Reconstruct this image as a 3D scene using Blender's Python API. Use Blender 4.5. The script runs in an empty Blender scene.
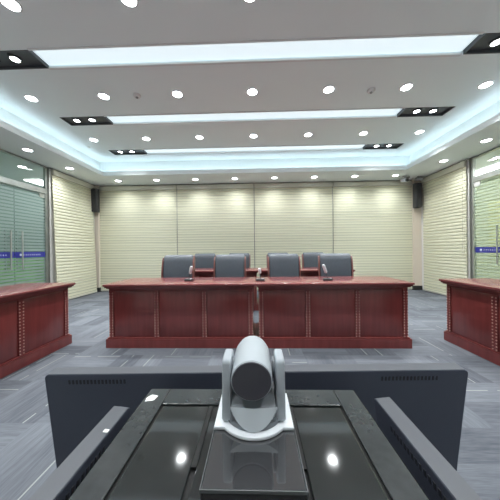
import bpy, bmesh, math, random
from mathutils import Vector, Matrix
random.seed(7)
S = bpy.context.scene
COL = S.collection
PI = math.pi

# ------------------------------------------------------------------ materials
def new_mat(name):
    m = bpy.data.materials.new(name); m.use_nodes = True
    nt = m.node_tree
    b = nt.nodes['Principled BSDF']
    return m, nt, b

def plain(name, col, rough=.5, metal=0, spec=.5, coat=0, coat_r=.05, noise=0, nscale=40, bump=0):
    m, nt, b = new_mat(name)
    b.inputs['Base Color'].default_value = (*col, 1)
    b.inputs['Roughness'].default_value = rough
    b.inputs['Metallic'].default_value = metal
    b.inputs['Specular IOR Level'].default_value = spec
    b.inputs['Coat Weight'].default_value = coat
    b.inputs['Coat Roughness'].default_value = coat_r
    if noise or bump:
        tc = nt.nodes.new('ShaderNodeTexCoord')
        n = nt.nodes.new('ShaderNodeTexNoise'); n.inputs['Scale'].default_value = nscale
        n.inputs['Detail'].default_value = 4
        nt.links.new(tc.outputs['Object'], n.inputs['Vector'])
        if noise:
            r = nt.nodes.new('ShaderNodeMapRange')
            r.inputs['From Min'].default_value = .3; r.inputs['From Max'].default_value = .7
            r.inputs['To Min'].default_value = 1 - noise; r.inputs['To Max'].default_value = 1 + noise
            nt.links.new(n.outputs['Fac'], r.inputs['Value'])
            mx = nt.nodes.new('ShaderNodeVectorMath'); mx.operation = 'SCALE'
            mx.inputs[0].default_value = col
            nt.links.new(r.outputs['Result'], mx.inputs['Scale'])
            nt.links.new(mx.outputs['Vector'], b.inputs['Base Color'])
        if bump:
            bp = nt.nodes.new('ShaderNodeBump'); bp.inputs['Strength'].default_value = bump
            bp.inputs['Distance'].default_value = .002
            nt.links.new(n.outputs['Fac'], bp.inputs['Height'])
            nt.links.new(bp.outputs['Normal'], b.inputs['Normal'])
    return m

def emit(name, col, strength):
    m, nt, b = new_mat(name)
    b.inputs['Base Color'].default_value = (.8, .8, .8, 1)
    b.inputs['Emission Color'].default_value = (*col, 1)
    b.inputs['Emission Strength'].default_value = strength
    return m

class NT:
    """tiny node-math helper"""
    def __init__(s, nt): s.nt = nt
    def _in(s, sock, v):
        if hasattr(v, 'is_linked'): s.nt.links.new(v, sock)
        else: sock.default_value = v
    def m(s, op, a, b=0.0, c=0.0):
        n = s.nt.nodes.new('ShaderNodeMath'); n.operation = op
        s._in(n.inputs[0], a); s._in(n.inputs[1], b)
        if len(n.inputs) > 2: s._in(n.inputs[2], c)
        return n.outputs[0]
    def mix(s, f, a, b):
        n = s.nt.nodes.new('ShaderNodeMix'); n.data_type = 'RGBA'
        s._in(n.inputs['Factor'], f)
        s._in(n.inputs[6], a if hasattr(a, 'is_linked') else (*a, 1))
        s._in(n.inputs[7], b if hasattr(b, 'is_linked') else (*b, 1))
        return n.outputs[2]
    def comb(s, x, y, z):
        n = s.nt.nodes.new('ShaderNodeCombineXYZ')
        for i, v in enumerate((x, y, z)): s._in(n.inputs[i], v)
        return n.outputs[0]
    def white(s, v):
        n = s.nt.nodes.new('ShaderNodeTexWhiteNoise'); n.noise_dimensions = '3D'
        s.nt.links.new(v, n.inputs['Vector']); return n.outputs['Value']
    def noise(s, v, scale=1, detail=3):
        n = s.nt.nodes.new('ShaderNodeTexNoise'); n.inputs['Scale'].default_value = scale
        n.inputs['Detail'].default_value = detail
        s.nt.links.new(v, n.inputs['Vector']); return n.outputs['Fac']
    def pos(s, which='Object'):
        if which == 'World':
            g = s.nt.nodes.new('ShaderNodeNewGeometry'); o = g.outputs['Position']
        else:
            g = s.nt.nodes.new('ShaderNodeTexCoord'); o = g.outputs['Object']
        x = s.nt.nodes.new('ShaderNodeSeparateXYZ'); s.nt.links.new(o, x.inputs[0])
        return x.outputs[0], x.outputs[1], x.outputs[2]

def carpet_mat():
    m, nt, b = new_mat('carpet tiles'); k = NT(nt)
    x, y, z = k.pos('World')
    W, L = .25, .5                                # planks laid in blocks, each block turned a quarter
    bx = k.m('FLOOR', k.m('DIVIDE', x, L)); by = k.m('FLOOR', k.m('DIVIDE', y, L))
    par = k.m('MODULO', k.m('ABSOLUTE', k.m('ADD', bx, by)), 2.0)
    inv = k.m('SUBTRACT', 1.0, par)
    u = k.m('ADD', k.m('MULTIPLY', x, par), k.m('MULTIPLY', y, inv))    # across the plank
    v = k.m('ADD', k.m('MULTIPLY', y, par), k.m('MULTIPLY', x, inv))    # along the plank
    iu = k.m('FLOOR', k.m('DIVIDE', u, W)); iv = k.m('FLOOR', k.m('DIVIDE', v, L))
    pid = k.comb(iu, iv, par)
    r = k.white(pid)
    streak = k.noise(k.comb(k.m('MULTIPLY', u, 45.0), k.m('MULTIPLY', v, 2.2), k.m('MULTIPLY', r, 37.0)), 1, 3)
    fine = k.noise(k.comb(k.m('MULTIPLY', u, 160.0), k.m('MULTIPLY', v, 12.0), r), 1, 2)
    patch = k.noise(k.comb(k.m('MULTIPLY', u, 4.0), k.m('MULTIPLY', v, 1.2), k.m('MULTIPLY', r, 11.0)), 1, 2)
    t = k.m('ADD', k.m('MULTIPLY', k.m('SUBTRACT', streak, .5), .85), k.m('MULTIPLY', k.m('SUBTRACT', fine, .5), .8))
    t = k.m('ADD', t, k.m('MULTIPLY', k.m('SUBTRACT', patch, .5), 1.1))
    t = k.m('ADD', t, k.m('MULTIPLY', k.m('SUBTRACT', r, .5), .6))
    f = k.m('ADD', k.m('MULTIPLY', t, .66), .5); 
    fc = nt.nodes.new('ShaderNodeClamp'); nt.links.new(f, fc.inputs[0])
    base = k.mix(fc.outputs[0], CARPET_D, CARPET_L)
    # a few thin pale accent threads along the planks
    fu = k.m('FRACT', k.m('DIVIDE', u, W))
    r2 = k.white(k.comb(k.m('ADD', iu, 31.0), iv, par))
    d = k.m('ABSOLUTE', k.m('SUBTRACT', fu, k.m('ADD', .1, k.m('MULTIPLY', r2, .8))))
    vv = k.m('FRACT', k.m('ADD', k.m('DIVIDE', v, L), k.m('MULTIPLY', r2, 3.7)))
    line = k.m('MULTIPLY', k.m('LESS_THAN', d, .018), k.m('LESS_THAN', vv, .85))
    line = k.m('MULTIPLY', line, k.m('GREATER_THAN', k.white(k.comb(iu, k.m('ADD', iv, 9.0), r2)), .45))
    col = k.mix(k.m('MULTIPLY', line, .5), base, (.40, .42, .38))
    nt.links.new(col, b.inputs['Base Color'])
    b.inputs['Roughness'].default_value = .9
    b.inputs['Specular IOR Level'].default_value = .2
    return m

def wood_mat(name, dark, light, rough=.3, coat=.3, coat_r=.08, spec=.5, axis='z', scale=1.):
    m, nt, b = new_mat(name); k = NT(nt)
    x, y, z = k.pos('Object')
    s = dict(x=(2., 26., 26.), z=(26., 26., 2.2), y=(26., 2., 26.))[axis]
    n = k.noise(k.comb(k.m('MULTIPLY', x, s[0]*scale), k.m('MULTIPLY', y, s[1]*scale), k.m('MULTIPLY', z, s[2]*scale)), 1, 5)
    n2 = k.noise(k.comb(k.m('MULTIPLY', x, 2.), k.m('MULTIPLY', y, 2.), k.m('MULTIPLY', z, 1.5)), 1, 2)
    f = k.m('ADD', k.m('MULTIPLY', n, .9), k.m('SUBTRACT', k.m('MULTIPLY', n2, .8), .35))
    c = nt.nodes.new('ShaderNodeClamp'); nt.links.new(f, c.inputs[0])
    nt.links.new(k.mix(c.outputs[0], dark, light), b.inputs['Base Color'])
    b.inputs['Roughness'].default_value = rough
    b.inputs['Specular IOR Level'].default_value = spec
    b.inputs['Coat Weight'].default_value = coat
    b.inputs['Coat Roughness'].default_value = coat_r
    return m

def blind_mat(name, light, dark, period, phase):
    m, nt, b = new_mat(name); k = NT(nt)
    x, y, z = k.pos('Object')
    f = k.m('FRACT', k.m('ADD', k.m('DIVIDE', z, period), phase))
    line = k.m('LESS_THAN', f, .2)
    row = k.white(k.comb(0., 0., k.m('FLOOR', k.m('DIVIDE', z, period))))
    amt = k.m('MULTIPLY', line, k.m('ADD', .5, k.m('MULTIPLY', row, .5)))
    nt.links.new(k.mix(amt, light, dark), b.inputs['Base Color'])
    b.inputs['Roughness'].default_value = .7
    b.inputs['Specular IOR Level'].default_value = .25
    return m

def glass_mat(name, tint, frost, period, clear_part=.35, frost_amt=.55, z_top=9.):
    """clear glass with a frosted film cut into horizontal stripes (below z_top)"""
    m, nt, b = new_mat(name); k = NT(nt)
    nt.nodes.remove(b)
    out = nt.nodes['Material Output']
    x, y, z = k.pos('World')
    tr = nt.nodes.new('ShaderNodeBsdfTransparent'); tr.inputs[0].default_value = (*tint, 1)
    gl = nt.nodes.new('ShaderNodeBsdfGlossy'); gl.inputs['Roughness'].default_value = .03
    gl.inputs['Color'].default_value = (.9, .95, .95, 1)
    fr = nt.nodes.new('ShaderNodeFresnel'); fr.inputs[0].default_value = 1.45
    mg = nt.nodes.new('ShaderNodeMixShader')
    ge = nt.nodes.new('ShaderNodeNewGeometry')
    nt.links.new(k.m('MULTIPLY', fr.outputs[0], k.m('SUBTRACT', 1., ge.outputs['Backfacing'])), mg.inputs[0]); nt.links.new(tr.outputs[0], mg.inputs[1]); nt.links.new(gl.outputs[0], mg.inputs[2])
    df = nt.nodes.new('ShaderNodeBsdfDiffuse'); df.inputs[0].default_value = (*frost, 1)
    tl = nt.nodes.new('ShaderNodeBsdfTranslucent'); tl.inputs[0].default_value = (*frost, 1)
    mf = nt.nodes.new('ShaderNodeMixShader'); mf.inputs[0].default_value = .45
    nt.links.new(df.outputs[0], mf.inputs[1]); nt.links.new(tl.outputs[0], mf.inputs[2])
    if period:
        f = k.m('FRACT', k.m('DIVIDE', z, period))
        fac = k.m('MULTIPLY', k.m('MULTIPLY', k.m('GREATER_THAN', f, clear_part), frost_amt), k.m('LESS_THAN', z, z_top))
        mm = nt.nodes.new('ShaderNodeMixShader')
        nt.links.new(fac, mm.inputs[0]); nt.links.new(mg.outputs[0], mm.inputs[1]); nt.links.new(mf.outputs[0], mm.inputs[2])
        nt.links.new(mm.outputs[0], out.inputs[0])
    else:
        nt.links.new(mg.outputs[0], out.inputs[0])
    return m

def perforated_mat(name, body, hole, pitch):
    m, nt, b = new_mat(name); k = NT(nt)
    x, y, z = k.pos('Object')
    a = k.m('SUBTRACT', k.m('FRACT', k.m('DIVIDE', x, pitch)), .5)
    c = k.m('SUBTRACT', k.m('FRACT', k.m('DIVIDE', z, pitch)), .5)
    d = k.m('ADD', k.m('MULTIPLY', a, a), k.m('MULTIPLY', c, c))
    nt.links.new(k.mix(k.m('LESS_THAN', d, .1), body, hole), b.inputs['Base Color'])
    b.inputs['Roughness'].default_value = .6
    return m

CARPET_D, CARPET_L = (.045, .050, .062), (.178, .190, .213)
LAMP = 24.
BEAM = 126.
M = {}
M['carpet'] = carpet_mat()
M['ceiling'] = plain('white ceiling paint', (.87, .925, .93), .8, spec=.2)
M['wall'] = plain('beige wall paint', (.84, .83, .80), .8, spec=.2)
M['wall_front'] = plain('pale wall paint', (.85, .85, .83), .8, spec=.2)
M['pillar'] = plain('pinkish cream pillar stone', (.78, .69, .58), .5)
M['black'] = plain('black block', (.02, .022, .022), .5)
M['steel'] = plain('brushed stainless steel', (.60, .62, .60), .32, metal=.85, noise=.12, nscale=8)
M['steel_dark'] = plain('shaded steel edge', (.26, .26, .23), .5, metal=.3)
M['bead_wood'] = plain('pale carved bead', (.52, .30, .25), .4)
M['wood'] = wood_mat('red mahogany veneer', (.115, .022, .021), (.245, .050, .046))
M['wood_top'] = wood_mat('polished mahogany top', (.13, .036, .038), (.24, .070, .068), rough=.22, coat=.25, coat_r=.10, spec=.4, axis='x')
M['wood_frame'] = wood_mat('chair frame wood', (.12, .035, .03), (.24, .09, .075), rough=.35)
M['leather'] = plain('slate blue black leather', (.070, .082, .098), .42, spec=.45, noise=.12, nscale=60, bump=.15)
M['leather_panel'] = plain('slate leather panel', (.085, .100, .12), .40, spec=.45, noise=.1, nscale=60)
M['tv_back'] = plain('dark plastic television back', (.072, .082, .112), .55, spec=.35, bump=.2, nscale=350)
M['tv_edge'] = plain('grey television edge', (.072, .077, .09), .40, spec=.55)
M['tv_screen'] = plain('black glass screen', (.01, .01, .012), .08)
M['vent'] = plain('vent slots', (.025, .026, .032), .7)
M['gloss'] = plain('black gloss lacquer', (.018, .021, .021), .075, spec=.65, coat=.4, coat_r=.03, noise=.2, nscale=12)
M['gloss_frame'] = plain('worn gloss border', (.024, .028, .029), .23, spec=.5, bump=.05, nscale=60, noise=.14)
M['groove'] = plain('dark groove', (.006, .006, .006), .7)
M['smoke'] = plain('smoked acrylic plate', (.04, .041, .044), .06, spec=1., coat=1, coat_r=.02)
M['smoke_edge'] = plain('polished acrylic edge', (.10, .105, .11), .25)
M['cam_white'] = plain('white camera plastic', (.76, .79, .82), .4)
M['cam_light'] = plain('light grey camera plastic', (.44, .48, .51), .42)
M['cam_grey'] = plain('grey camera plastic', (.41, .445, .48), .42)
M['cam_mid'] = plain('mid grey camera plastic', (.17, .187, .205), .45)
M['cam_disc'] = perforated_mat('dark perforated cover', (.07, .068, .085), (.04, .04, .05), .0022)
M['sticker_glint'] = plain('white sticker', (.85, .86, .84), .5)  # a label on the cart, a painted glint on the left monitor
M['blind'] = blind_mat('cream slatted blind', (.735, .725, .56), (.38, .375, .29), .0725, 0)
M['blind_trim'] = plain('cream blind rail', (.60, .59, .50), .5)
M['speaker'] = plain('grey black speaker body', (.035, .036, .04), .5)
M['grille'] = perforated_mat('speaker grille', (.045, .046, .052), (.012, .012, .014), .012)
M['bracket'] = plain('silver bracket', (.40, .41, .43), .4, metal=.4)
M['panel_light'] = emit('luminous stretch panel', (.71, .87, .94), .73)
M['lamp'] = emit('lamp disc', (.95, .985, 1.), LAMP)
M['spot_lamp'] = emit('spot lamp', (.95, .985, 1.), LAMP * .9)
M['cove_led'] = emit('cove led', (.76, .92, 1.), 6.2)
M['corridor_light'] = emit('corridor light', (1., 1., 1.), 9.)
M['lamp_ring'] = plain('white lamp ring', (.75, .75, .75), .4)
M['black_metal'] = plain('black metal tray', (.075, .08, .088), .45)
M['white_plastic'] = plain('white plastic', (.72, .72, .70), .5)
M['grey_plastic'] = plain('grey plastic', (.25, .25, .25), .5)
M['mic_silver'] = plain('silver white microphone head', (.74, .76, .79), .35, metal=.15)
M['mic_dark'] = plain('dark microphone base', (.05, .055, .058), .4)
M['glass_left'] = glass_mat('teal striped glass', (.80, .87, .85), (.48, .57, .54), .064, .34, .62, 2.43)
M['glass_right'] = glass_mat('pale striped glass', (.90, .95, .90), (.62, .70, .58), .064, .36, .5, 2.45)
M['glass_clear'] = glass_mat('clear glass', (.92, .95, .94), (1, 1, 1), 0)
M['band'] = plain('blue film band', (.035, .04, .30), .4)
M['band_text'] = plain('white film lettering', (.70, .74, .88), .5)
M['corr_teal'] = plain('grey teal corridor wall', (.29, .36, .35), .7)
M['corr_green'] = plain('green corridor panel', (.34, .62, .26), .7, noise=.25, nscale=3)
M['corr_cream'] = plain('cream corridor wall', (.72, .72, .58), .7)
M['corr_blind'] = blind_mat('yellow cream blind', (.86, .82, .48), (.40, .38, .22), .075, .3)
M['corr_floor'] = plain('corridor tiles', (.55, .57, .52), .3)
M['rubber'] = plain('black rubber', (.02, .02, .02), .7)

# ------------------------------------------------------------------ mesh helpers
class MB:
    def __init__(s): s.bm = bmesh.new()
    def quad(s, pts):
        s.bm.faces.new([s.bm.verts.new(p) for p in pts]); return s
    def box(s, x0, x1, y0, y1, z0, z1, bev=0, seg=2, mat=None):
        r = bmesh.ops.create_cube(s.bm, size=1.)
        vs = r['verts']
        bmesh.ops.scale(s.bm, vec=(x1-x0, y1-y0, z1-z0), verts=vs)
        bmesh.ops.translate(s.bm, vec=((x0+x1)/2, (y0+y1)/2, (z0+z1)/2), verts=vs)
        if bev:
            es = list({e for v in vs for e in v.link_edges})
            bmesh.ops.bevel(s.bm, geom=es, offset=bev, segments=seg, affect='EDGES', profile=.5)
        return s
    def prism(s, pts, axis, a, b, bev=0, seg=2):
        """closed outline pts (2D) extruded along axis from a to b. axis x: pts=(y,z); y: pts=(x,z); z: pts=(x,y)"""
        def P(p, t):
            return dict(x=(t, p[0], p[1]), y=(p[0], t, p[1]), z=(p[0], p[1], t))[axis]
        A = [s.bm.verts.new(P(p, a)) for p in pts]; B = [s.bm.verts.new(P(p, b)) for p in pts]
        n = len(pts); fs = [s.bm.faces.new(A), s.bm.faces.new(B[::-1])]
        for i in range(n):
            fs.append(s.bm.faces.new((A[i], B[i], B[(i+1) % n], A[(i+1) % n])))
        bmesh.ops.recalc_face_normals(s.bm, faces=fs)
        if bev:
            es = [e for f in fs[:2] for e in f.edges]
            bmesh.ops.bevel(s.bm, geom=es, offset=bev, segments=seg, affect='EDGES', profile=.5)
        return s
    def lathe(s, prof, mat4=None, n=24):
        """prof: (r, z) list revolved about z"""
        rings = []
        for r, z in prof:
            if r < 1e-6: rings.append([s.bm.verts.new((0, 0, z))])
            else: rings.append([s.bm.verts.new((r*math.cos(2*PI*i/n), r*math.sin(2*PI*i/n), z)) for i in range(n)])
        vs = [v for r in rings for v in r]; fs = []
        for a, b in zip(rings, rings[1:]):
            for i in range(n):
                j = (i+1) % n
                if len(a) == 1 and len(b) == 1: continue
                if len(a) == 1: fs.append(s.bm.faces.new((a[0], b[i], b[j])))
                elif len(b) == 1: fs.append(s.bm.faces.new((a[i], b[0], a[j])))
                else: fs.append(s.bm.faces.new((a[i], b[i], b[j], a[j])))
        bmesh.ops.recalc_face_normals(s.bm, faces=fs)
        if mat4 is not None: bmesh.ops.transform(s.bm, matrix=mat4, verts=vs)
        return s
    def rod(s, p, q, r, n=12, r2=None):
        p, q = Vector(p), Vector(q); d = q - p; L = d.length
        m = Matrix.Translation(p) @ d.to_track_quat('Z', 'Y').to_matrix().to_4x4()
        r2 = r if r2 is None else r2
        return s.lathe([(0, 0), (r, 0), (r2, L), (0, L)], m, n)
    def tube(s, pts, r, n=8):
        pts = [Vector(p) for p in pts]; rings = []
        for i, p in enumerate(pts):
            d = (pts[min(i+1, len(pts)-1)] - pts[max(i-1, 0)]).normalized()
            q = d.to_track_quat('Z', 'Y').to_matrix()
            rings.append([s.bm.verts.new(p + q @ Vector((r*math.cos(2*PI*k/n), r*math.sin(2*PI*k/n), 0))) for k in range(n)])
        for a, b in zip(rings, rings[1:]):
            for k in range(n): s.bm.faces.new((a[k], a[(k+1) % n], b[(k+1) % n], b[k]))
        s.bm.faces.new(rings[0][::-1]); s.bm.faces.new(rings[-1])
        return s
    def xf(s, m):
        bmesh.ops.transform(s.bm, matrix=m, verts=s.bm.verts); return s
    def obj(s, name, mat, parent=None, smooth=False, loc=None):
        me = bpy.data.meshes.new(name); s.bm.to_mesh(me); s.bm.free()
        me.materials.append(mat)
        if smooth:
            for p in me.polygons: p.use_smooth = True
            try: me.set_sharp_from_angle(angle=math.radians(38))
            except Exception: pass
        o = bpy.data.objects.new(name, me); COL.objects.link(o)
        if parent is not None: o.parent = parent
        if loc: o.location = loc
        return o

def tag(o, label=None, cat=None, group=None, kind=None):
    if label: o['label'] = label
    if cat: o['category'] = cat
    if group: o['group'] = group
    if kind: o['kind'] = kind
    return o

def thing(name, label, cat, loc=(0, 0, 0), rz=0, group=None):
    o = bpy.data.objects.new(name, None); COL.objects.link(o)
    o.location = loc; o.rotation_euler = (0, 0, rz); o.empty_display_size = .1
    return tag(o, label, cat, group)

def struct(o): o['kind'] = 'structure'; return o

def structE(name, loc=(0, 0, 0)):
    o = bpy.data.objects.new(name, None); COL.objects.link(o); o.location = loc
    o['kind'] = 'structure'; return o

def dup(root, label, loc=None, rz=None):
    r = root.copy(); COL.objects.link(r)
    if loc: r.location = loc
    if rz is not None: r.rotation_euler = (0, 0, rz)
    r['label'] = label
    for ch in list(root.children):
        c = ch.copy(); COL.objects.link(c); c.parent = r
        for g in list(ch.children):
            d = g.copy(); COL.objects.link(d); d.parent = c
    return r

def rounded_rect(w, h, r, n=5, cx=0, cy=0):
    pts = []
    for (sx, sy, a0) in ((1, 1, 0), (-1, 1, 90), (-1, -1, 180), (1, -1, 270)):
        for i in range(n + 1):
            a = math.radians(a0 + 90*i/n)
            pts.append((cx + sx*(w/2-r) + r*math.cos(a), cy + sy*(h/2-r) + r*math.sin(a)))
    return pts

# ------------------------------------------------------------------ dimensions (metres)
XL, XR, YB, YF = -4.60, 4.52, 6.50, -1.4            # walls
ZS, ZT = 3.03, 3.45                                 # soffit, tray ceiling
LX0, LX1, LY1, LY0 = -3.80, 3.62, 5.62, -.75        # inner lip of the soffit
SH = .22                                            # cove shelf depth
GY0, GY1 = 2.45, 4.93                               # glazed stretch of the side walls
CXW = 2.1                                           # corridor width

# ------------------------------------------------------------------ setting
struct(MB().box(XL, XR, YF, YB, -.05, 0).obj('floor', M['carpet']))

# ceiling: one mesh with the soffit ring, fascia, cove shelf, riser, tray with light recesses
c = MB()
def hole_plane(c, x0, x1, y0, y1, hx0, hx1, hy0, hy1, z):
    for (a, b, d, e) in ((x0, x1, y0, hy0), (x0, x1, hy1, y1), (x0, hx0, hy0, hy1), (hx1, x1, hy0, hy1)):
        c.quad([(a, d, z), (a, e, z), (b, e, z), (b, d, z)])
hole_plane(c, XL, XR, YF, YB, LX0, LX1, LY0, LY1, ZS)
FT = .105
def ring_wall(c, x0, x1, y0, y1, z0, z1):
    P = [(x0, y0), (x1, y0), (x1, y1), (x0, y1)]
    for i in range(4):
        a, b = P[i], P[(i+1) % 4]
        c.quad([(a[0], a[1], z0), (b[0], b[1], z0), (b[0], b[1], z1), (a[0], a[1], z1)])
ring_wall(c, LX0, LX1, LY0, LY1, ZS, ZS+FT)                       # fascia
hole_plane(c, LX0-.02, LX1+.02, LY0-.02, LY1+.02, LX0, LX1, LY0, LY1, ZS+FT)
ring_wall(c, LX0-.02, LX1+.02, LY0-.02, LY1+.02, ZS+.05, ZS+FT)
hole_plane(c, LX0-SH, LX1+SH, LY0-SH, LY1+SH, LX0-.02, LX1+.02, LY0-.02, LY1+.02, ZS+.05)
ring_wall(c, LX0-SH, LX1+SH, LY0-SH, LY1+SH, ZS+.05, ZT)          # riser
STR = [(1.27, 1.54), (2.545, 2.815), (3.845, 4.105), (5.145, 5.405)]
SX0, SX1 = -3.35, 3.285
ys = [LY0-SH] + [v for s in STR for v in s] + [LY1+SH]
x0, x1 = LX0-SH, LX1+SH
for i in range(0, len(ys), 2):
    c.quad([(x0, ys[i], ZT), (x0, ys[i+1], ZT), (x1, ys[i+1], ZT), (x1, ys[i], ZT)])
for (a, b) in STR:
    for (p, q) in ((x0, SX0), (SX1, x1)):
        c.quad([(p, a, ZT), (p, b, ZT), (q, b, ZT), (q, a, ZT)])
    ring_wall(c, SX0, SX1, a, b, ZT, ZT+.07)
    c.quad([(SX0, a, ZT+.07), (SX1, a, ZT+.07), (SX1, b, ZT+.07), (SX0, b, ZT+.07)])
struct(c.obj('ceiling', M['ceiling']))

def wall_slab(name, mat, boxes):
    m = MB()
    for b in boxes: m.box(*b)
    return struct(m.obj(name, mat))
wall_slab('wall_back', M['wall'], [(XL-.1, XR+.1, YB, YB+.1, 0, ZT+.1)])
wall_slab('wall_front', M['wall_front'], [(XL-.1, XR+.1, YF-.1, YF, 0, ZT+.1)])
wall_slab('wall_left', M['wall'], [(XL-.1, XL, YF, GY0, 0, ZT+.1), (XL-.1, XL, GY1+.07, YB, 0, ZT+.1), (XL-.1, XL, GY0, GY1+.07, ZS, ZT+.1)])
wall_slab('wall_right', M['wall'], [(XR, XR+.1, YF, GY0, 0, ZT+.1), (XR, XR+.1, GY1+.07, YB, 0, ZT+.1), (XR, XR+.1, GY0, GY1+.07, ZS, ZT+.1)])
struct(MB().box(XL, XL+.012, YF, GY0, 0, .09).obj('baseboard_left', M['black']))
struct(MB().box(XR-.012, XR, YF, GY0, 0, .09).obj('baseboard_right', M['black']))

# thin shadow-gap moulding between walls and soffit
t = MB(); t.box(XL, XR, YB-.03, YB, ZS-.018, ZS)
struct(t.obj('trim_1', M['steel_dark']))
struct(MB().box(XL, XL+.03, GY1+.07, YB-.03, ZS-.018, ZS).obj('trim_2', M['steel_dark']))
struct(MB().box(XR-.03, XR, GY1+.07, YB-.03, ZS-.018, ZS).obj('trim_3', M['steel_dark']))

# corner pillars with black feet
def pillar(name, x0, x1, y0):
    p = MB().box(x0, x1, y0, YB, 0, ZS, .006).obj(name, M['pillar']); struct(p)
    MB().box(x0-.012, x1+.012, y0-.012, YB, 0, .12).obj('pillar_foot', M['black'], p)
pillar('trim_4', XL, -4.475, 6.42)
pillar('trim_5', 4.30, XR, 6.42)

# corridors seen through the glass
for sgn, X, side in ((-1, XL, 'left'), (1, XR, 'right')):
    xo = X + sgn*.1; xe = X + sgn*CXW
    a, b = min(X + sgn*.0, xe), max(X + sgn*.0, xe)
    struct(MB().box(a, b, .5, 8., -.05, 0).obj('floor_corridor_%s' % side, M['corr_floor']))
    struct(MB().box(a, b, .5, 8., ZS, ZS+.05).obj('ceiling_corridor_%s' % side, M['ceiling']))
    w = MB(); w.box(xe, xe+.05, .5, 8., 0, ZS)
    w.box(a, b, 8., 8.05, 0, ZS); w.box(a, b, .45, .5, 0, ZS)
    struct(w.obj('wall_corridor_%s' % side, M['corr_teal'] if sgn < 0 else M['corr_cream']))
g = MB(); g.box(XL-CXW+.05, XL-CXW+.08, .5, 8., 0, 1.0); g.box(XL-CXW+.08, XL-.15, 7.97, 8., 0, 1.0)
struct(g.obj('trim_6', M['corr_green']))

# glazing: door leaves, posts, header, transom
def stroke_text(m, n, size, gap):
    """n small stroke-built characters in the (u, v) plane, starting at u=0, v centred"""
    u = 0
    for i in range(n):
        for k in range(3):
            v = -size/2 + size*(k+.5)/3
            m.box(u+random.uniform(0, .25)*size, u+size*random.uniform(.7, 1), -.0008, .0008, v-.07*size, v+.07*size)
        for k in range(2):
            uu = u + size*random.uniform(.15, .85)
            m.box(uu-.07*size, uu+.07*size, -.0008, .0008, -size*.5, size*random.uniform(.1, .5))
        u += size + gap
    return m

def glazing(side):
    left = side == 'left'
    X = XL if left else XR
    s = 1 if left else -1                       # direction into the room
    gm = M['glass_left'] if left else M['glass_right']
    num = 0 if left else 2
    ZD, ZH0, ZH1 = (2.42, 2.43, 2.535) if left else (2.50, 2.51, 2.62)
    xg = X - s*.05                              # glass plane, middle of the wall
    # post and header (stainless)
    p = MB(); p.box(X-.075 if left else X+.025, X-.025 if left else X+.075, GY1-.0, GY1+.07, 0, ZS)
    p = struct(p.obj('trim_7' if left else 'trim_8', M['steel']))
    q = MB(); q.box(min(X, X-s*.1), max(X, X-s*.1), GY1+.055, GY1+.075, 0, ZS)
    q.obj('post_edge', M['steel_dark'], p)
    h = MB(); h.box(xg-.03, xg+.03, GY0, GY1, ZH0, ZH1); h.box(xg-.03, xg+.03, GY0, GY1, ZS-.03, ZS)
    h.obj('header_rail', M['steel'], p)
    struct(MB().box(xg-.006, xg+.006, GY0, GY1, ZH1, ZS-.03).obj('window_1' if left else 'window_2', M['glass_clear']))
    ym = 4.29 if left else 4.34                 # where the leaves meet
    leaves = [(ym+.006, GY1-.004), (ym-.70, ym-.006)]
    for i, (a, b) in enumerate(leaves):
        d = structE('door_%d' % (num+i+1), (xg, a if i == 0 else b, 0))
        o = d.location
        g = MB().box(-.006, .006, a-o.y, b-o.y, .012, ZD); g.obj('glass_pane', gm, d)
        f = MB(); f.box(-.012, .012, a-o.y, b-o.y, .004, .10); f.obj('bottom_rail', M['steel'], d)
        f = MB()
        ya, yb = (b-o.y-.12, b-o.y) if i == 0 else (a-o.y, a-o.y+.12)
        f.box(-.016, .016, ya, yb, ZD-.09, ZD); f.obj('patch_fitting', M['white_plastic'] if not left else M['steel'], d)
        hy = (.10 if i == 0 else -.10)
        hd = MB()
        for sg in (1, -1):
            hd.tube([(sg*.055, hy, .82), (sg*.055, hy, 1.56)], .013, 10)
            for z in (.93, 1.45): hd.tube([(sg*.004, hy, z), (sg*.055, hy, z)], .008, 8)
        hd.obj('handle', M['steel'], d, True)
        bd = MB().box(-.0075, .0075, a-o.y, b-o.y, 1.04, 1.155).obj('film_band', M['band'], d)
        tx = MB()
        stroke_text(tx, 9, .030, .012)
        L = 9*.042
        tx.xf(Matrix.Translation((0, 0, 1.0975)) @ Matrix.Rotation(PI/2 if left else -PI/2, 4, 'Z'))
        lg = MB()
        rot = Matrix.Rotation(PI/2, 4, 'Y')
        lg.lathe([(0, -.0008), (.024, -.0008), (.024, .0008), (0, .0008)], rot, 16)
        if left:
            y0 = .16 if i == 0 else -.50
            off = Matrix.Translation((s*.0085, y0, 0)); offl = Matrix.Translation((s*.0085, y0-.05, 1.0975))
        else:
            y0 = (b-o.y-.17) if i == 0 else -.16
            off = Matrix.Translation((s*.0085, y0, 0)); offl = Matrix.Translation((s*.0085, y0+.05, 1.0975))
        tx.xf(off); tx.obj('white_lettering', M['band_text'], bd)
        lg.xf(offl); lg.obj('round_logo', M['band_text'], bd)
    # fixed glazed panel nearer the viewer
    fx = MB().box(xg-.006, xg+.006, GY0, leaves[1][0]-.01, .012, ZD)
    struct(fx.obj('window_3' if left else 'window_4', gm))
glazing('left'); glazing('right')

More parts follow.
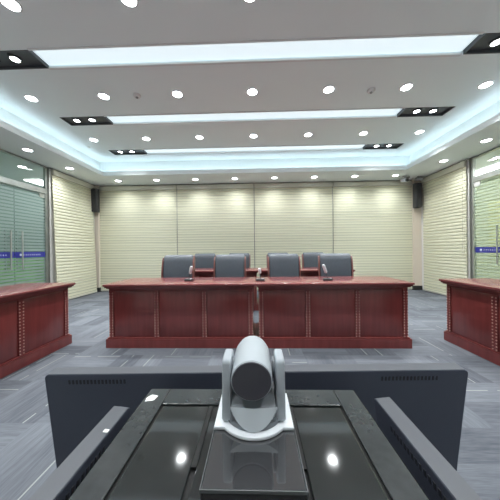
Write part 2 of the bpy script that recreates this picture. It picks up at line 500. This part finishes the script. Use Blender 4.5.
# ------------------------------------------------------------------ lamps
def beam(parent, loc, power):
    d = bpy.data.lights.new('lamp_beam', 'SPOT'); d.energy = power; d.color = (.95, .985, 1.)
    d.spot_size = math.radians(104); d.spot_blend = 1.; d.shadow_soft_size = .05
    o = bpy.data.objects.new('lamp_beam', d); COL.objects.link(o); o.parent = parent; o.location = loc
    return o
def make_downlight():
    t = thing('downlight', '', 'ceiling light', (0, 0, 0), 0, 'round recessed ceiling downlights')
    MB().lathe([(.068, .0), (.084, .0), (.084, -.006), (.068, -.010), (.068, 0)], n=28).obj('trim_ring', M['lamp_ring'], t, True)
    MB().lathe([(0, -.004), (.068, -.004), (.068, .0), (0, .0)], n=28).obj('lens', M['lamp'], t)
    beam(t, (0, 0, -.014), BEAM)
    return t
DL = [None]
SOFT = [None]
def downlight(x, y, z, label):
    if DL[0] is None:
        DL[0] = make_downlight(); DL[0].location = (x, y, z-.002); DL[0]['label'] = label
    else:
        q = dup(DL[0], label, (x, y, z-.002))
        if z == ZS:                               # the lowered edge carries weaker lamps
            for chd in q.children:
                if chd.type == 'LIGHT':
                    if SOFT[0] is None: SOFT[0] = chd.data.copy(); SOFT[0].energy = BEAM*.46; SOFT[0].spot_size = math.radians(148)
                    chd.data = SOFT[0]
def place_words(i, n):
    w = ['leftmost', 'second from left', 'third from left', 'fourth from left']
    if n % 2 and i == n//2: return 'middle one'
    return w[i] if i < n/2 else w[n-1-i].replace('left', 'right')
CX = -.035
for y, xs, where in (
    (2.06, [CX+1.105*k for k in (-2, -1, 0, 1, 2)], 'nearest row, cut by the top edge'),
    (3.345, [CX+1.10*k for k in range(-3, 4)], 'row between nearest and middle light strips'),
    (4.64, [CX+1.095*k for k in range(-3, 4)], 'row between middle and farthest light strips')):
    n = len(xs)
    for i, x in enumerate(xs):
        downlight(x, y, ZT, 'round ceiling downlight, %s of the %s' % (place_words(i, n), where))
for i in range(8):
    downlight(-3.66 + 1.037*i, 6.02, ZS, 'small round downlight over the back blinds, %s of that row' % place_words(i, 8))
for y, w in ((5.05, 'over the left side blind'), (4.10, 'over the left glass doors')):
    downlight(-4.17, y, ZS, 'round downlight in the lowered ceiling edge %s' % w)
for y, w in ((5.08, 'over the right side blind'), (4.16, 'over the right glass doors')):
    downlight(4.06, y, ZS, 'round downlight in the lowered ceiling edge %s' % w)
downlight(-5.12, 4.91, ZS, 'round corridor downlight seen through the left glass above the doors')
downlight(5.06, 4.97, ZS, 'round corridor downlight seen through the right glass above the doors')
for k in (-3, -1, 1, 3):                          # unseen rows above and behind the viewer, added to brighten the room
    downlight(CX+1.1*k, .82, ZT, 'unseen round ceiling downlight overhead, behind the nearest row')
    downlight(CX+1.1*k, -.45, ZT, 'unseen round ceiling downlight added behind the viewer')

PN = ['added', 'nearest', 'middle', 'farthest']  # first strip and its trays are out of view, added for brightness
BX0, BX1 = -2.57, 2.465
sp0 = None
for (a, b), nm in zip(STR, PN):
    t = thing('light_panel', {'nearest': 'long luminous white ceiling strip nearest the viewer, the widest of the three',
              'middle': 'long luminous ceiling strip, the middle of the three', 'added': 'luminous ceiling strip overhead above the viewer, unseen',
              'farthest': 'long luminous ceiling strip farthest back, close to the end cove'}[nm], 'ceiling light', (CX, (a+b)/2, ZT), 0, 'luminous ceiling strips')
    MB().box(BX0-CX, BX1-CX, -(b-a)/2+.008, (b-a)/2-.008, .032, .05).obj('diffuser', M['panel_light'], t)
    f = MB(); hb = (b-a)/2
    f.box(BX0-CX, BX1-CX, hb-.012, hb+.018, -.006, .012); f.box(BX0-CX, BX1-CX, -hb-.018, -hb+.008, -.006, .012)
    f.obj('edge_trim', M['lamp_ring'], t)
    for e0, e1, sd in ((SX0, BX0, 'left'), (BX1, SX1, 'right')):
        lab = 'black recessed tray with two spotlights, %s end of the %s ceiling strip' % (sd, nm)
        loc = ((e0+e1)/2, (a+b)/2, ZT)
        if sp0 is None:
            w, dp = (e1-e0)/2-.004, hb-.004
            sp0 = thing('spotlight_tray', lab, 'ceiling light', loc, 0, 'twin spotlight trays')
            m = MB(); m.box(-w, w, -dp, dp, .03, .05)
            for (p, q, r, s) in ((-w, w, -dp, -dp+.012), (-w, w, dp-.012, dp), (-w, -w+.012, -dp+.012, dp-.012), (w-.012, w, -dp+.012, dp-.012)):
                m.box(p, q, r, s, -.004, .03)
            m.obj('tray', M['black_metal'], sp0)
            for sx in (-.185, .09):
                l = MB().lathe([(0, -.004), (.046, -.004), (.046, .012), (0, .012)], Matrix.Translation((sx, 0, .016)), 24).obj('spot_lamp', M['spot_lamp'], sp0)
                MB().lathe([(.046, -.008), (.066, -.008), (.070, .012), (.046, .012), (.046, -.008)], Matrix.Translation((sx, 0, .016)), 24).obj('bezel', M['black_metal'], l, True)
                beam(l, (sx, 0, .008), BEAM*.35)
        else:
            q = dup(sp0, lab, loc)
            if sd == 'right':
                for chd in q.children:
                    if chd.name.startswith('spot_lamp'): chd.location.x += .048

led_boxes = [('left', LX0-.06, LX0-.03, LY0-.03, LY1+.03), ('right', LX1+.03, LX1+.06, LY0-.03, LY1+.03),
             ('back', LX0-.07, LX1+.07, LY1+.03, LY1+.06), ('front', LX0-.07, LX1+.07, LY0-.06, LY0-.03)]
for nm, a, b, p, q in led_boxes:
    o = MB().box(a, b, p, q, ZS+.052, ZS+.070).obj('cove_light', M['cove_led'])
    tag(o, {'left': 'pale blue strip light hidden in the left ceiling cove', 'right': 'pale blue strip light hidden in the right ceiling cove',
            'back': 'pale blue strip light hidden in the cove before the back blinds', 'front': 'pale blue strip light in the cove behind the viewer'}[nm], 'strip light', 'cove strip lights')
for X, a, b, nm in ((-5.75, 5.75, 7.6, 'left'), (5.6, 2.6, 6.5, 'right')):
    t = thing('corridor_lamp', 'long white lamp on the corridor ceiling beyond the %s glass' % nm, 'ceiling light', (X, (a+b)/2, ZS), 0, 'corridor lamps')
    MB().box(-.2, .2, -(b-a)/2, (b-a)/2, -.03, -.012).obj('diffuser', M['corridor_light'], t)
    MB().box(-.21, .21, -(b-a)/2-.01, (b-a)/2+.01, -.012, -.001).obj('lamp_body', M['white_plastic'], t)

# smoke detectors
def detector(x, y, label):
    t = thing('smoke_detector', label, 'smoke detector', (x, y, ZT), 0, 'ceiling smoke detectors')
    MB().lathe([(0, -.0), (.055, 0), (.055, -.012), (.042, -.03), (.02, -.034)], n=24).obj('housing', M['white_plastic'], t, True)
    MB().lathe([(.02, -.033), (.016, -.046), (0, -.046)], n=16).obj('sensor', M['grey_plastic'], t, True)
detector(-1.737, 3.347, 'small round smoke detector on the left half of the ceiling between downlights')
detector(1.689, 3.389, 'small round smoke detector on the right half of the ceiling between downlights')
tag(MB().lathe([(0, 0), (.03, 0), (.024, -.016), (0, -.02)], Matrix.Translation((-3.66, 4.96, ZT)), 16).obj('ceiling_sensor', M['white_plastic'], None, True),
    'tiny white ceiling sensor by the left cove near the farthest strip', 'sensor')

# ------------------------------------------------------------------ blinds
def blind(label, W, H, loc, rz, tilt=0, flip=False):
    """hangs in the x-z plane facing -y, origin at floor, centre of its width"""
    t = thing('window_blind', label, 'blind', loc, rz, 'cream slatted blinds')
    P = .0725; z0 = .05
    m = MB(); n = int(round((H-.1-z0)/P))
    prof = []
    for i in range(n):
        a = z0 + i*P
        prof += [(-.014, a), (-.0165, a+.012), (-.005, a+P-.004), (-.003, a+P-.001)]
    back = [(0.002, z0+n*P), (0.002, z0)]
    pts = prof + back
    A = [m.bm.verts.new((-W/2, y, z)) for y, z in pts]; B = [m.bm.verts.new((W/2, y, z)) for y, z in pts]
    N = len(pts)
    fs = [m.bm.faces.new((A[i], A[(i+1) % N], B[(i+1) % N], B[i])) for i in range(N)]
    bmesh.ops.recalc_face_normals(m.bm, faces=fs)
    top = z0+n*P
    hr = MB().box(-W/2, W/2, -.05, .012, top, H, .008)
    br = MB().box(-W/2, W/2, -.018, .004, z0-.035, z0, .005)
    if tilt:                                    # foot hangs away from the wall
        for q in (m, br):
            q.xf(Matrix.Translation((0, 0, H)) @ Matrix.Rotation(-tilt, 4, 'X') @ Matrix.Translation((0, 0, -H)))
    m.obj('slats', M['blind'], t); hr.obj('headrail', M['blind_trim'], t, True); br.obj('bottom_rail', M['blind_trim'], t)
    ch = MB(); xx = W/2-.03
    ch.tube([(xx, -.062, H-.05), (xx, -.062, 1.0), (xx+.004, -.066, .96), (xx, -.070, 1.0), (xx, -.070, H-.05)], .0025, 6)
    ch.obj('pull_chain', M['blind_trim'], t)
    return t
bx = [-4.49, -2.244, -.05, 2.143, 4.315]
for i, w in enumerate(('leftmost of the four, beside the left pillar', 'second from left, behind the left desk chairs',
                       'second from right, behind the right desk chairs', 'rightmost of the four, beside the right pillar')):
    a, b = bx[i]+.010, bx[i+1]-.010
    blind('cream slatted blind on the back wall, %s' % w, b-a, ZS-.03, ((a+b)/2, YB-.02, 0), 0)
for i in (1, 2, 3):
    struct(MB().box(bx[i]-.03, bx[i]+.03, YB-.012, YB, 0, ZS-.02).obj('trim_%d' % (8+i), M['steel_dark']))
ya, yb = GY1+.10, 6.30
blind('cream slatted blind on the left wall between glass doors and corner', yb-ya, ZS-.03, (XL+.025, (ya+yb)/2, 0), PI/2, math.radians(2.0))
blind('cream slatted blind on the right wall between corner and glass doors', yb-ya, ZS-.03, (XR-.025, (ya+yb)/2, 0), -PI/2)
t = thing('window_blind', 'yellowish slatted blind in the next room, seen through the right glass doors', 'blind', (XR+CXW-.03, 5.2, 0), -PI/2)
m = MB()
for k in range(26): m.box(-1.5, 1.5, -.02, -.008, .9+k*.06, .9+k*.06+.052)
m.obj('slats', M['corr_blind'], t); MB().box(-1.52, 1.52, -.04, 0, 2.46, 2.54).obj('headrail', M['blind_trim'], t)

# ------------------------------------------------------------------ desks
def make_desk(label, loc, rz=0, group='mahogany conference desks'):
    """front faces -y, 1.78 m wide, 0.65 deep; origin under the front centre of the top"""
    W, D, H = 1.78, .65, .76
    t = thing('conference_desk', label, 'desk', loc, rz, group)
    # top: slab with a stepped moulded edge
    m = MB()
    m.box(-W/2, W/2, 0, D, H-.026, H, .006, 2)
    m.box(-W/2+.014, W/2-.014, .014, D-.014, H-.042, H-.026)
    m.box(-W/2+.026, W/2-.026, .026, D-.02, H-.056, H-.042, .004)
    m.obj('desktop', M['wood_top'], t, True)
    b = W/2-.034
    m = MB()
    m.box(-b, b, .085, .105, .12, H-.056)                   # board behind the panels
    m.box(-b, -b+.02, .105, D-.03, .02, H-.056); m.box(b-.02, b, .105, D-.03, .02, H-.056)
    m.obj('carcass', M['wood'], t)
    m = MB(); m.box(-W/2, W/2, .058, D-.02, 0, .105); m.box(-W/2+.012, W/2-.012, .066, D-.025, .105, .122, .005)
    m.obj('plinth', M['wood'], t, True)
    m = MB(); m.box(-b, b, .072, .09, H-.085, H-.056)
    m.obj('frieze', M['wood'], t)
    pw = .052
    cs = [-b+pw/2, -b/3, b/3, b-pw/2]
    for cx in cs:
        p = MB().box(cx-pw/2, cx+pw/2, .070, .088, .122, H-.085, .003).obj('pilaster', M['wood'], t)
        for sx in (-pw/2+.008, pw/2-.008):
            bd = MB(); z = .135
            while z < H-.095:
                r = bmesh.ops.create_icosphere(bd.bm, subdivisions=1, radius=.0078)
                bmesh.ops.translate(bd.bm, vec=(cx+sx, .069, z), verts=r['verts'])
                z += .032
            bd.obj('bead_trim', M['bead_wood'], p, True)
    for i in range(3):
        a = cs[i]+pw/2; c2 = cs[i+1]-pw/2
        m = MB(); m.box(a+.004, c2-.004, .078, .086, .126, H-.088, .004)
        m.obj('front_panel', M['wood'], t, True)
    return t
d0 = make_desk('mahogany desk at centre left, front row, its panels facing the viewer', (-.905, 2.62, 0))
dup(d0, 'mahogany desk at centre right, front row, its panels facing the viewer', (.877, 2.62, 0))
dup(d0, 'mahogany desk in the back row, left half, half hidden behind the front chairs', (-.855, 4.29, 0))
dup(d0, 'mahogany desk in the back row, right half, half hidden behind the front chairs', (.929, 4.29, 0))
dup(d0, 'mahogany desk along the left side, before the left glass doors', (-2.275, 2.83-.89, 0), PI/2)
dup(d0, 'mahogany desk along the right side, before the right glass doors', (2.275, 2.945-.89, 0), -PI/2)

# ------------------------------------------------------------------ chairs
def make_chair(label, loc, rz=0):
    """faces -y"""
    t = thing('conference_chair', label, 'chair', loc, rz, 'slate leather conference chairs')
    MB().box(-.24, .24, -.25, .22, .40, .49, .035, 3).obj('seat', M['leather'], t, True)
    lean = Matrix.Translation((0, .17, .472)) @ Matrix.Rotation(-.11, 4, 'X')
    # padded back: side profile, rolled over at the top, extruded across with soft ends
    prof = [(.0, .02), (-.012, .18), (-.010, .36), (.0, .50), (.012, .575), (.035, .615), (.066, .628), (.092, .612), (.10, .575), (.088, .50), (.075, .30), (.07, .02)]
    m = MB().prism(prof, 'x', -.245, .245, .022, 3)
    for v in m.bm.verts:                        # slight hollow across the width, narrower at the foot
        v.co.y -= .035*(v.co.x/.245)**2
        if v.co.z > .4: v.co.z -= .030*(v.co.x/.245)**6*(v.co.z-.4)/.22
        v.co.x *= .955 + .045*min(1, max(0, v.co.z/.45))
    m.xf(lean).obj('backrest', M['leather'], t, True)
    m = MB().box(-.125, .125, -.018, .004, .17, .43, .008, 2)
    m.xf(lean).obj('back_panel', M['leather_panel'], t, True)
    for z in (.17, .425):
        m = MB().box(-.13, .13, -.021, .0, z-.006, z+.006, .003, 1); m.xf(lean).obj('seam_piping', M['mic_dark'], t)
    for s in (-1, 1):
        m = MB()
        pr = [(-.045, -.06), (-.050, .20), (-.046, .40), (-.032, .50), (-.004, .555), (.045, .57), (.068, .54), (.062, .48), (.058, .2), (.05, -.06)]
        m.prism(pr, 'x', s*.247, s*.266)
        m.xf(lean).obj('back_frame', M['wood_frame'], t, True)
    for s in (-1, 1):
        m = MB(); m.box(s*.285-.028, s*.285+.028, -.2, .19, .645, .675, .012, 2)
        a = m.obj('armrest', M['wood_frame'], t, True)
        m = MB(); m.prism([(-.17, .43), (-.13, .43), (-.12, .648), (-.16, .648)], 'x', s*.27-.014, s*.27+.014)
        m.obj('arm_post', M['wood_frame'], a)
        for (y0, y1) in ((-.2, -.21), (.19, .24)):
            MB().rod((s*.215, y1, 0), (s*.215, y0, .42), .017, 12, .024).obj('leg', M['wood_frame'], t, True)
    m = MB(); m.box(-.225, .225, -.225, .205, .372, .402, .006); m.obj('seat_frame', M['wood_frame'], t)
    return t
ch = make_chair('slate leather chair in the front row, leftmost, behind the left microphone', (-1.30, 3.60, 0), math.radians(2))
W = 'slate leather chair in the %s'
for lab, x, y, r in (
    ('front row, second from left', -.443, 3.60, 0), ('front row, third from left, right of the desk joint', .452, 3.60, 0),
    ('front row, rightmost, turned slightly, behind the right microphone', 1.256, 3.60, -9),
    ('back row, leftmost, between the two left front chairs', -1.215, 5.2, 2), ('back row, second from left, left of the middle gap', -.41, 5.2, 0),
    ('back row, third from left, peeking over the third front chair', .505, 5.2, 0), ('back row, rightmost, between the two right front chairs', 1.335, 5.2, 0)):
    dup(ch, W % lab, (x, y, 0), math.radians(r))

# ------------------------------------------------------------------ microphones
def mic(label, loc, tip):
    t = thing('desk_microphone', label, 'microphone', loc, 0, 'desk microphones')
    m = MB().box(-.052, .052, -.04, .04, 0, .028, .008, 2); m.obj('base', M['mic_dark'], t, True)
    MB().box(.018, .040, -.03, -.012, .028, .033, .002).obj('talk_button', M['mic_silver'], t)
    tip = Vector(tip); b = Vector((0, .012, .027)); mid = Vector((tip.x*.25, .012, .09))
    m = MB().tube([b, (0, .012, .055), mid], .006, 8); m.obj('gooseneck', M['mic_dark'], t, True)
    d = tip-mid; L = d.length
    mt = Matrix.Translation(mid) @ d.to_track_quat('Z', 'Y').to_matrix().to_4x4()
    MB().lathe([(0, 0), (.011, 0), (.0175, .012), (.0188, L*.8), (.0145, L*.95), (0, L)], mt, 16).obj('head', M['mic_silver'], t, True)
mic('silver headed microphone on the left front desk before the leftmost chair', (-.86, 2.90, .76), (.035, .0, .19))
mic('silver headed microphone at the joint of the two front desks', (.045, 2.86, .76), (-.012, .0, .16))
mic('silver headed microphone on the right front desk before the rightmost chair', (.875, 2.86, .76), (-.055, .0, .20))

# ------------------------------------------------------------------ corner speakers, cameras
sk = thing('column_speaker', 'dark column speaker mounted high on the left corner pillar', 'speaker', (-4.49, 6.42, 2.575), 0, 'column speakers')
MB().prism(rounded_rect(.165, .15, .03, 4, 0, -.105), 'z', -.325, .325, .004).obj('cabinet', M['speaker'], sk, True)
MB().prism(rounded_rect(.14, .62, .02, 3), 'y', -.187, -.179).obj('grille', M['grille'], sk)
MB().box(-.03, .03, -.035, -.001, -.12, .12).obj('bracket', M['bracket'], sk)
dup(sk, 'dark column speaker mounted high on the right corner pillar', (4.34, 6.42, 2.56))

t = thing('security_camera', 'silver security camera hanging from the ceiling near the right back corner', 'security camera', (3.88, 6.10, ZS))
MB().lathe([(0, 0), (.05, 0), (.05, -.02), (.018, -.03), (.016, -.07), (0, -.07)], n=18).obj('mount', M['bracket'], t, True)
m = MB().box(-.05, .05, -.11, .09, -.15, -.065, .015, 2); m.xf(Matrix.Rotation(math.radians(14), 4, 'X')); m.obj('body', M['bracket'], t, True)
m = MB().lathe([(0, 0), (.036, 0), (.036, .025), (.028, .03), (0, .026)], Matrix.Rotation(math.radians(14), 4, 'X') @ Matrix.Translation((0, -.11, -.108)) @ Matrix.Rotation(PI/2, 4, 'X'), 18); m.obj('lens', M['black'], t, True)
m = MB().box(.05, .11, -.05, .05, -.06, -.03, .006); m.obj('side_bracket', M['grey_plastic'], t)
t = thing('sensor_box', 'small dark grey box under the ceiling above the right corner speaker', 'sensor', (4.27, 6.16, ZS))
MB().box(-.02, .02, -.02, .02, -.045, 0).obj('mount', M['grey_plastic'], t)
MB().box(-.10, .10, -.06, .06, -.11, -.04, .02, 2).obj('housing', M['grey_plastic'], t, True)

# ------------------------------------------------------------------ equipment cart with gloss top
CT = .77
t = thing('equipment_cart', 'black gloss topped equipment cart in the foreground under the white camera', 'cart', (-.018, .60, 0))
x0, x1, y0, y1 = -.272, .272, -.72, .02
m = MB(); m.box(x0, x1, y0, y1, CT-.03, CT-.006, .003)
m.obj('tabletop', M['groove'], t, True)
gr = .006
m = MB()
m.box(x0, -.215-gr/2, y0, y1, CT-.006, CT, .002); m.box(.215+gr/2, x1, y0, y1, CT-.006, CT, .002)
m.box(-.215-gr/2, .215+gr/2, -.042, y1, CT-.006, CT, .002)
m.obj('border', M['gloss_frame'], t)
for a, b in ((-.215+gr/2, -.100), (.100, .215-gr/2)):
    MB().box(a, b, y0, -.048, CT-.006, CT-.001, .002).obj('inset_panel', M['gloss'], t)
for xs in (-.095, .0955):
    MB().box(xs-.0045, xs+.0045, -.205, -.049, CT-.004, CT+.0004).obj('slot', M['groove'], t)
MB().box(-.090, .0905, y0, -.048, CT-.006, CT-.0015, .001).obj('centre_panel', M['gloss'], t)
MB().box(-.068, .088, -.264, -.055, CT-.001, CT+.0235, .002).obj('raised_plate', M['smoke'], t)
m = MB(); m.box(-.0698, -.0681, -.264, -.055, CT-.001, CT+.0243); m.box(.0881, .0898, -.264, -.055, CT-.001, CT+.0243); m.box(-.0698, .0898, -.2655, -.2641, CT+.0195, CT+.0243)
m.obj('plate_edge', M['smoke_edge'], t)
m = MB(); m.prism([(-.264, -.035), (-.244, -.030), (-.240, -.012), (-.258, -.008), (-.266, -.020)], 'z', CT+.0002, CT+.0008)
m.obj('sticker_glint', M['sticker_glint'], t)
MB().box(-.24, .24, y0+.02, -.02, .10, CT-.03, .004).obj('cabinet', M['tv_back'], t)
for sx in (-.2, .2):
    for yy in (y0+.06, -.07):
        w = MB(); w.lathe([(0, -.014), (.032, -.014), (.035, 0), (.032, .014), (0, .014)], Matrix.Translation((sx, yy, .035)) @ Matrix.Rotation(PI/2, 4, 'Y'), 20)
        w.box(sx-.022, sx+.022, yy-.02, yy+.02, .072, .10); w.obj('caster', M['rubber'], t, True)
m = MB(); m.box(-.15, .15, -.021, .065, .45, .60); m.box(-.273, -.239, -.5, -.2, .45, .6); m.box(.239, .273, -.5, -.2, .45, .6)
m.obj('screen_mount', M['black_metal'], t)

# ------------------------------------------------------------------ three television monitors around the cart
def tv(label, loc, rz, sticker_glint=False):
    """origin on the floor under the top edge; back faces -y and the foot leans away (+y)"""
    t = thing('television_monitor', label, 'monitor', loc, rz, 'monitors around the cart')
    W, Hh, T = 1.335, .725, .036
    R = Matrix.Translation((0, 0, .76)) @ Matrix.Rotation(math.radians(7.2), 4, 'X')
    m = MB().prism(rounded_rect(W, Hh, .014, 4, 0, -Hh/2), 'y', 0, T-.010, .0015, 1); m.xf(R).obj('back_cover', M['tv_back'], t, True)
    e = MB().box(-W/2+.012, W/2-.012, .0012, T-.009, -.0012, .0012); e.box(-W/2+.012, W/2-.012, T-.010, T, -.010, .0012)
    e.xf(R).obj('top_edge', M['tv_edge'], t)
    m = MB().box(-W/2, W/2, T-.010, T, -Hh, -.010); m.xf(R).obj('screen', M['tv_screen'], t)
    for a in (-W/2+.075, W/2-.275):
        m = MB()
        for i in range(16):
            m.box(a+i*.0115, a+i*.0115+.0055, -.0012, .001, -.032, -.019)
        m.xf(R).obj('vent_slots', M['vent'], t)
    m = MB()
    for sx in (-.35, .35): m.box(sx-.03, sx+.03, -.03, .17, 0, .03); m.box(sx-.02, sx+.02, .05, .09, .02, .12)
    m.obj('foot', M['black_metal'], t)
    if sticker_glint:  # tiny white chip stands in for a glint on the top edge
        m = MB().box(.578, .586, .002, .012, .0012, .002); m.xf(R).obj('sticker_glint', M['sticker_glint'], t)
    return t
T0 = tv('wide dark monitor standing across the far end of the cart, back towards viewer', (-.003, .7225, 0), math.radians(1.7))
tv('dark monitor along the left side of the cart, edge towards viewer', (-.318, -.10, 0), PI/2, True)
tv('dark monitor along the right side of the cart, edge towards viewer', (.3, -.058, 0), -PI/2)

# ------------------------------------------------------------------ PTZ conference camera
PZ = CT+.0238
t = thing('conference_camera', 'white and grey swivel conference camera standing on the gloss cart', 'camera', (-.009, .497, PZ))
# white flange: round plate joined with square rear wings
r = .076; pts = []
a0 = math.degrees(math.asin(.050/r))
n = 28
pts = [(.078, .058), (-.078, .058), (-.078, -.050)]
a0 = math.asin(.050/r)
for i in range(n+1):
    a = PI + a0 + (PI-2*a0)*i/n
    pts.append((r*math.cos(a), r*math.sin(a)))
pts.append((.078, -.050))
MB().prism(pts, 'z', 0, .007, .002, 2).obj('base_flange', M['cam_white'], t, True)
MB().lathe([(0, .007), (.0625, .007), (.0615, .016), (.058, .018), (0, .018)], n=48).obj('turntable', M['cam_mid'], t, True)
# swivelling fork: two arms
for s in (-1, 1):
    pr = []
    for i in range(7):
        a = PI/2*i/6
        pr.append((.018+.012*math.cos(a), .1165+.012*math.sin(a)))
    for i in range(7):
        a = PI/2 + PI/2*i/6
        pr.append((-.018+.012*math.cos(a), .1165+.012*math.sin(a)))
    prof = [(.036, .012)] + pr + [(-.040, .012)]
    m = MB().prism(prof, 'x', s*.0455, s*.064, .004, 3)
    m.obj('fork_arm', M['cam_grey'], t, True)
    m = MB().lathe([(0, 0), (.020, 0), (.019, .004), (0, .004)], Matrix.Translation((s*.0445, 0, .100)) @ Matrix.Rotation(-s*PI/2, 4, 'Y'), 24)
    m.obj('pivot', M['cam_mid'], t, True)
# saddle between the arms, front sloped, with the lighter chamfered apron
pr = [(-.046, .014), (-.046, .040), (-.020, .054), (.02, .056), (.038, .04), (.04, .014)]
MB().prism(pr, 'x', -.0455, .0455, .002, 1).obj('saddle', M['cam_mid'], t, True)
m = MB(); top = []; bot = []
for i in range(17):
    u = -1 + 2*i/16
    top.append(m.bm.verts.new((.048*u, -.0475 - .001*(1-u*u), .0445 - .003*(1-abs(u)))))
    ang = math.radians(42)*u
    bot.append(m.bm.verts.new((.0655*math.sin(ang), -.0655*math.cos(ang), .0085 + .030*u*u)))
for i in range(16): m.bm.faces.new((top[i], bot[i], bot[i+1], top[i+1]))
bk = [m.bm.verts.new((v.co.x*.95, -.035, .012)) for v in top]
for i in range(16):
    m.bm.faces.new((top[i+1], bk[i+1], bk[i], top[i])); m.bm.faces.new((bot[i], bk[i], bk[i+1], bot[i+1]))
bmesh.ops.recalc_face_normals(m.bm, faces=m.bm.faces)
m.obj('apron', M['cam_light'], t, True)
# head: horizontal barrel pointing into the room
HZ = .1015
HR = .0400
rot = Matrix.Translation((-.003, 0, HZ)) @ Matrix.Rotation(math.radians(2.5), 4, 'X') @ Matrix.Rotation(-PI/2, 4, 'X')
MB().lathe([(0, -.056), (HR-.002, -.056), (HR, -.054), (HR+.0005, -.02), (HR+.001, .03), (HR, .052), (HR-.004, .070), (HR-.012, .079), (0, .082)], rot, 48).obj('head', M['cam_light'], t, True)
m = MB().lathe([(0, -.0006), (HR-.0015, -.0006), (HR-.003, .0014), (0, .0020)], Matrix.Translation((-.003, -.0560, HZ-.0025)) @ Matrix.Rotation(math.radians(2.5), 4, 'X') @ Matrix.Rotation(PI/2, 4, 'X'), 48)
m.obj('rear_cover', M['cam_disc'], t, True)

# ------------------------------------------------------------------ camera, world, view
cam = bpy.data.cameras.new('camera'); co = bpy.data.objects.new('camera', cam); COL.objects.link(co)
cam.sensor_width = 36; cam.lens = 36*230/500; cam.clip_start = .02
yaw, roll = math.radians(1.6), math.radians(.62)
f = Vector((-math.sin(yaw), math.cos(yaw), 0)); rr = Vector((math.cos(yaw), math.sin(yaw), 0)); u = Vector((0, 0, 1))
Rv = math.cos(roll)*rr - math.sin(roll)*u; Uv = math.sin(roll)*rr + math.cos(roll)*u
mat = Matrix((Rv, Uv, -f)).transposed().to_4x4(); mat.translation = (0, 0, 1.145)
co.matrix_world = mat
S.camera = co
w = bpy.data.worlds.new('world'); S.world = w; w.use_nodes = True
w.node_tree.nodes['Background'].inputs[0].default_value = (.6, .65, .7, 1)
w.node_tree.nodes['Background'].inputs[1].default_value = .3
S.view_settings.view_transform = 'Standard'; S.view_settings.look = 'None'
S.view_settings.gamma = 1; S.view_settings.use_curve_mapping = False
S.view_settings.exposure = 0.16
S.cycles.use_denoising = True
S.cycles.max_bounces = 10; S.cycles.diffuse_bounces = 5; S.cycles.transparent_max_bounces = 12
S.cycles.sample_clamp_indirect = 4.; S.cycles.caustics_reflective = False; S.cycles.caustics_refractive = False
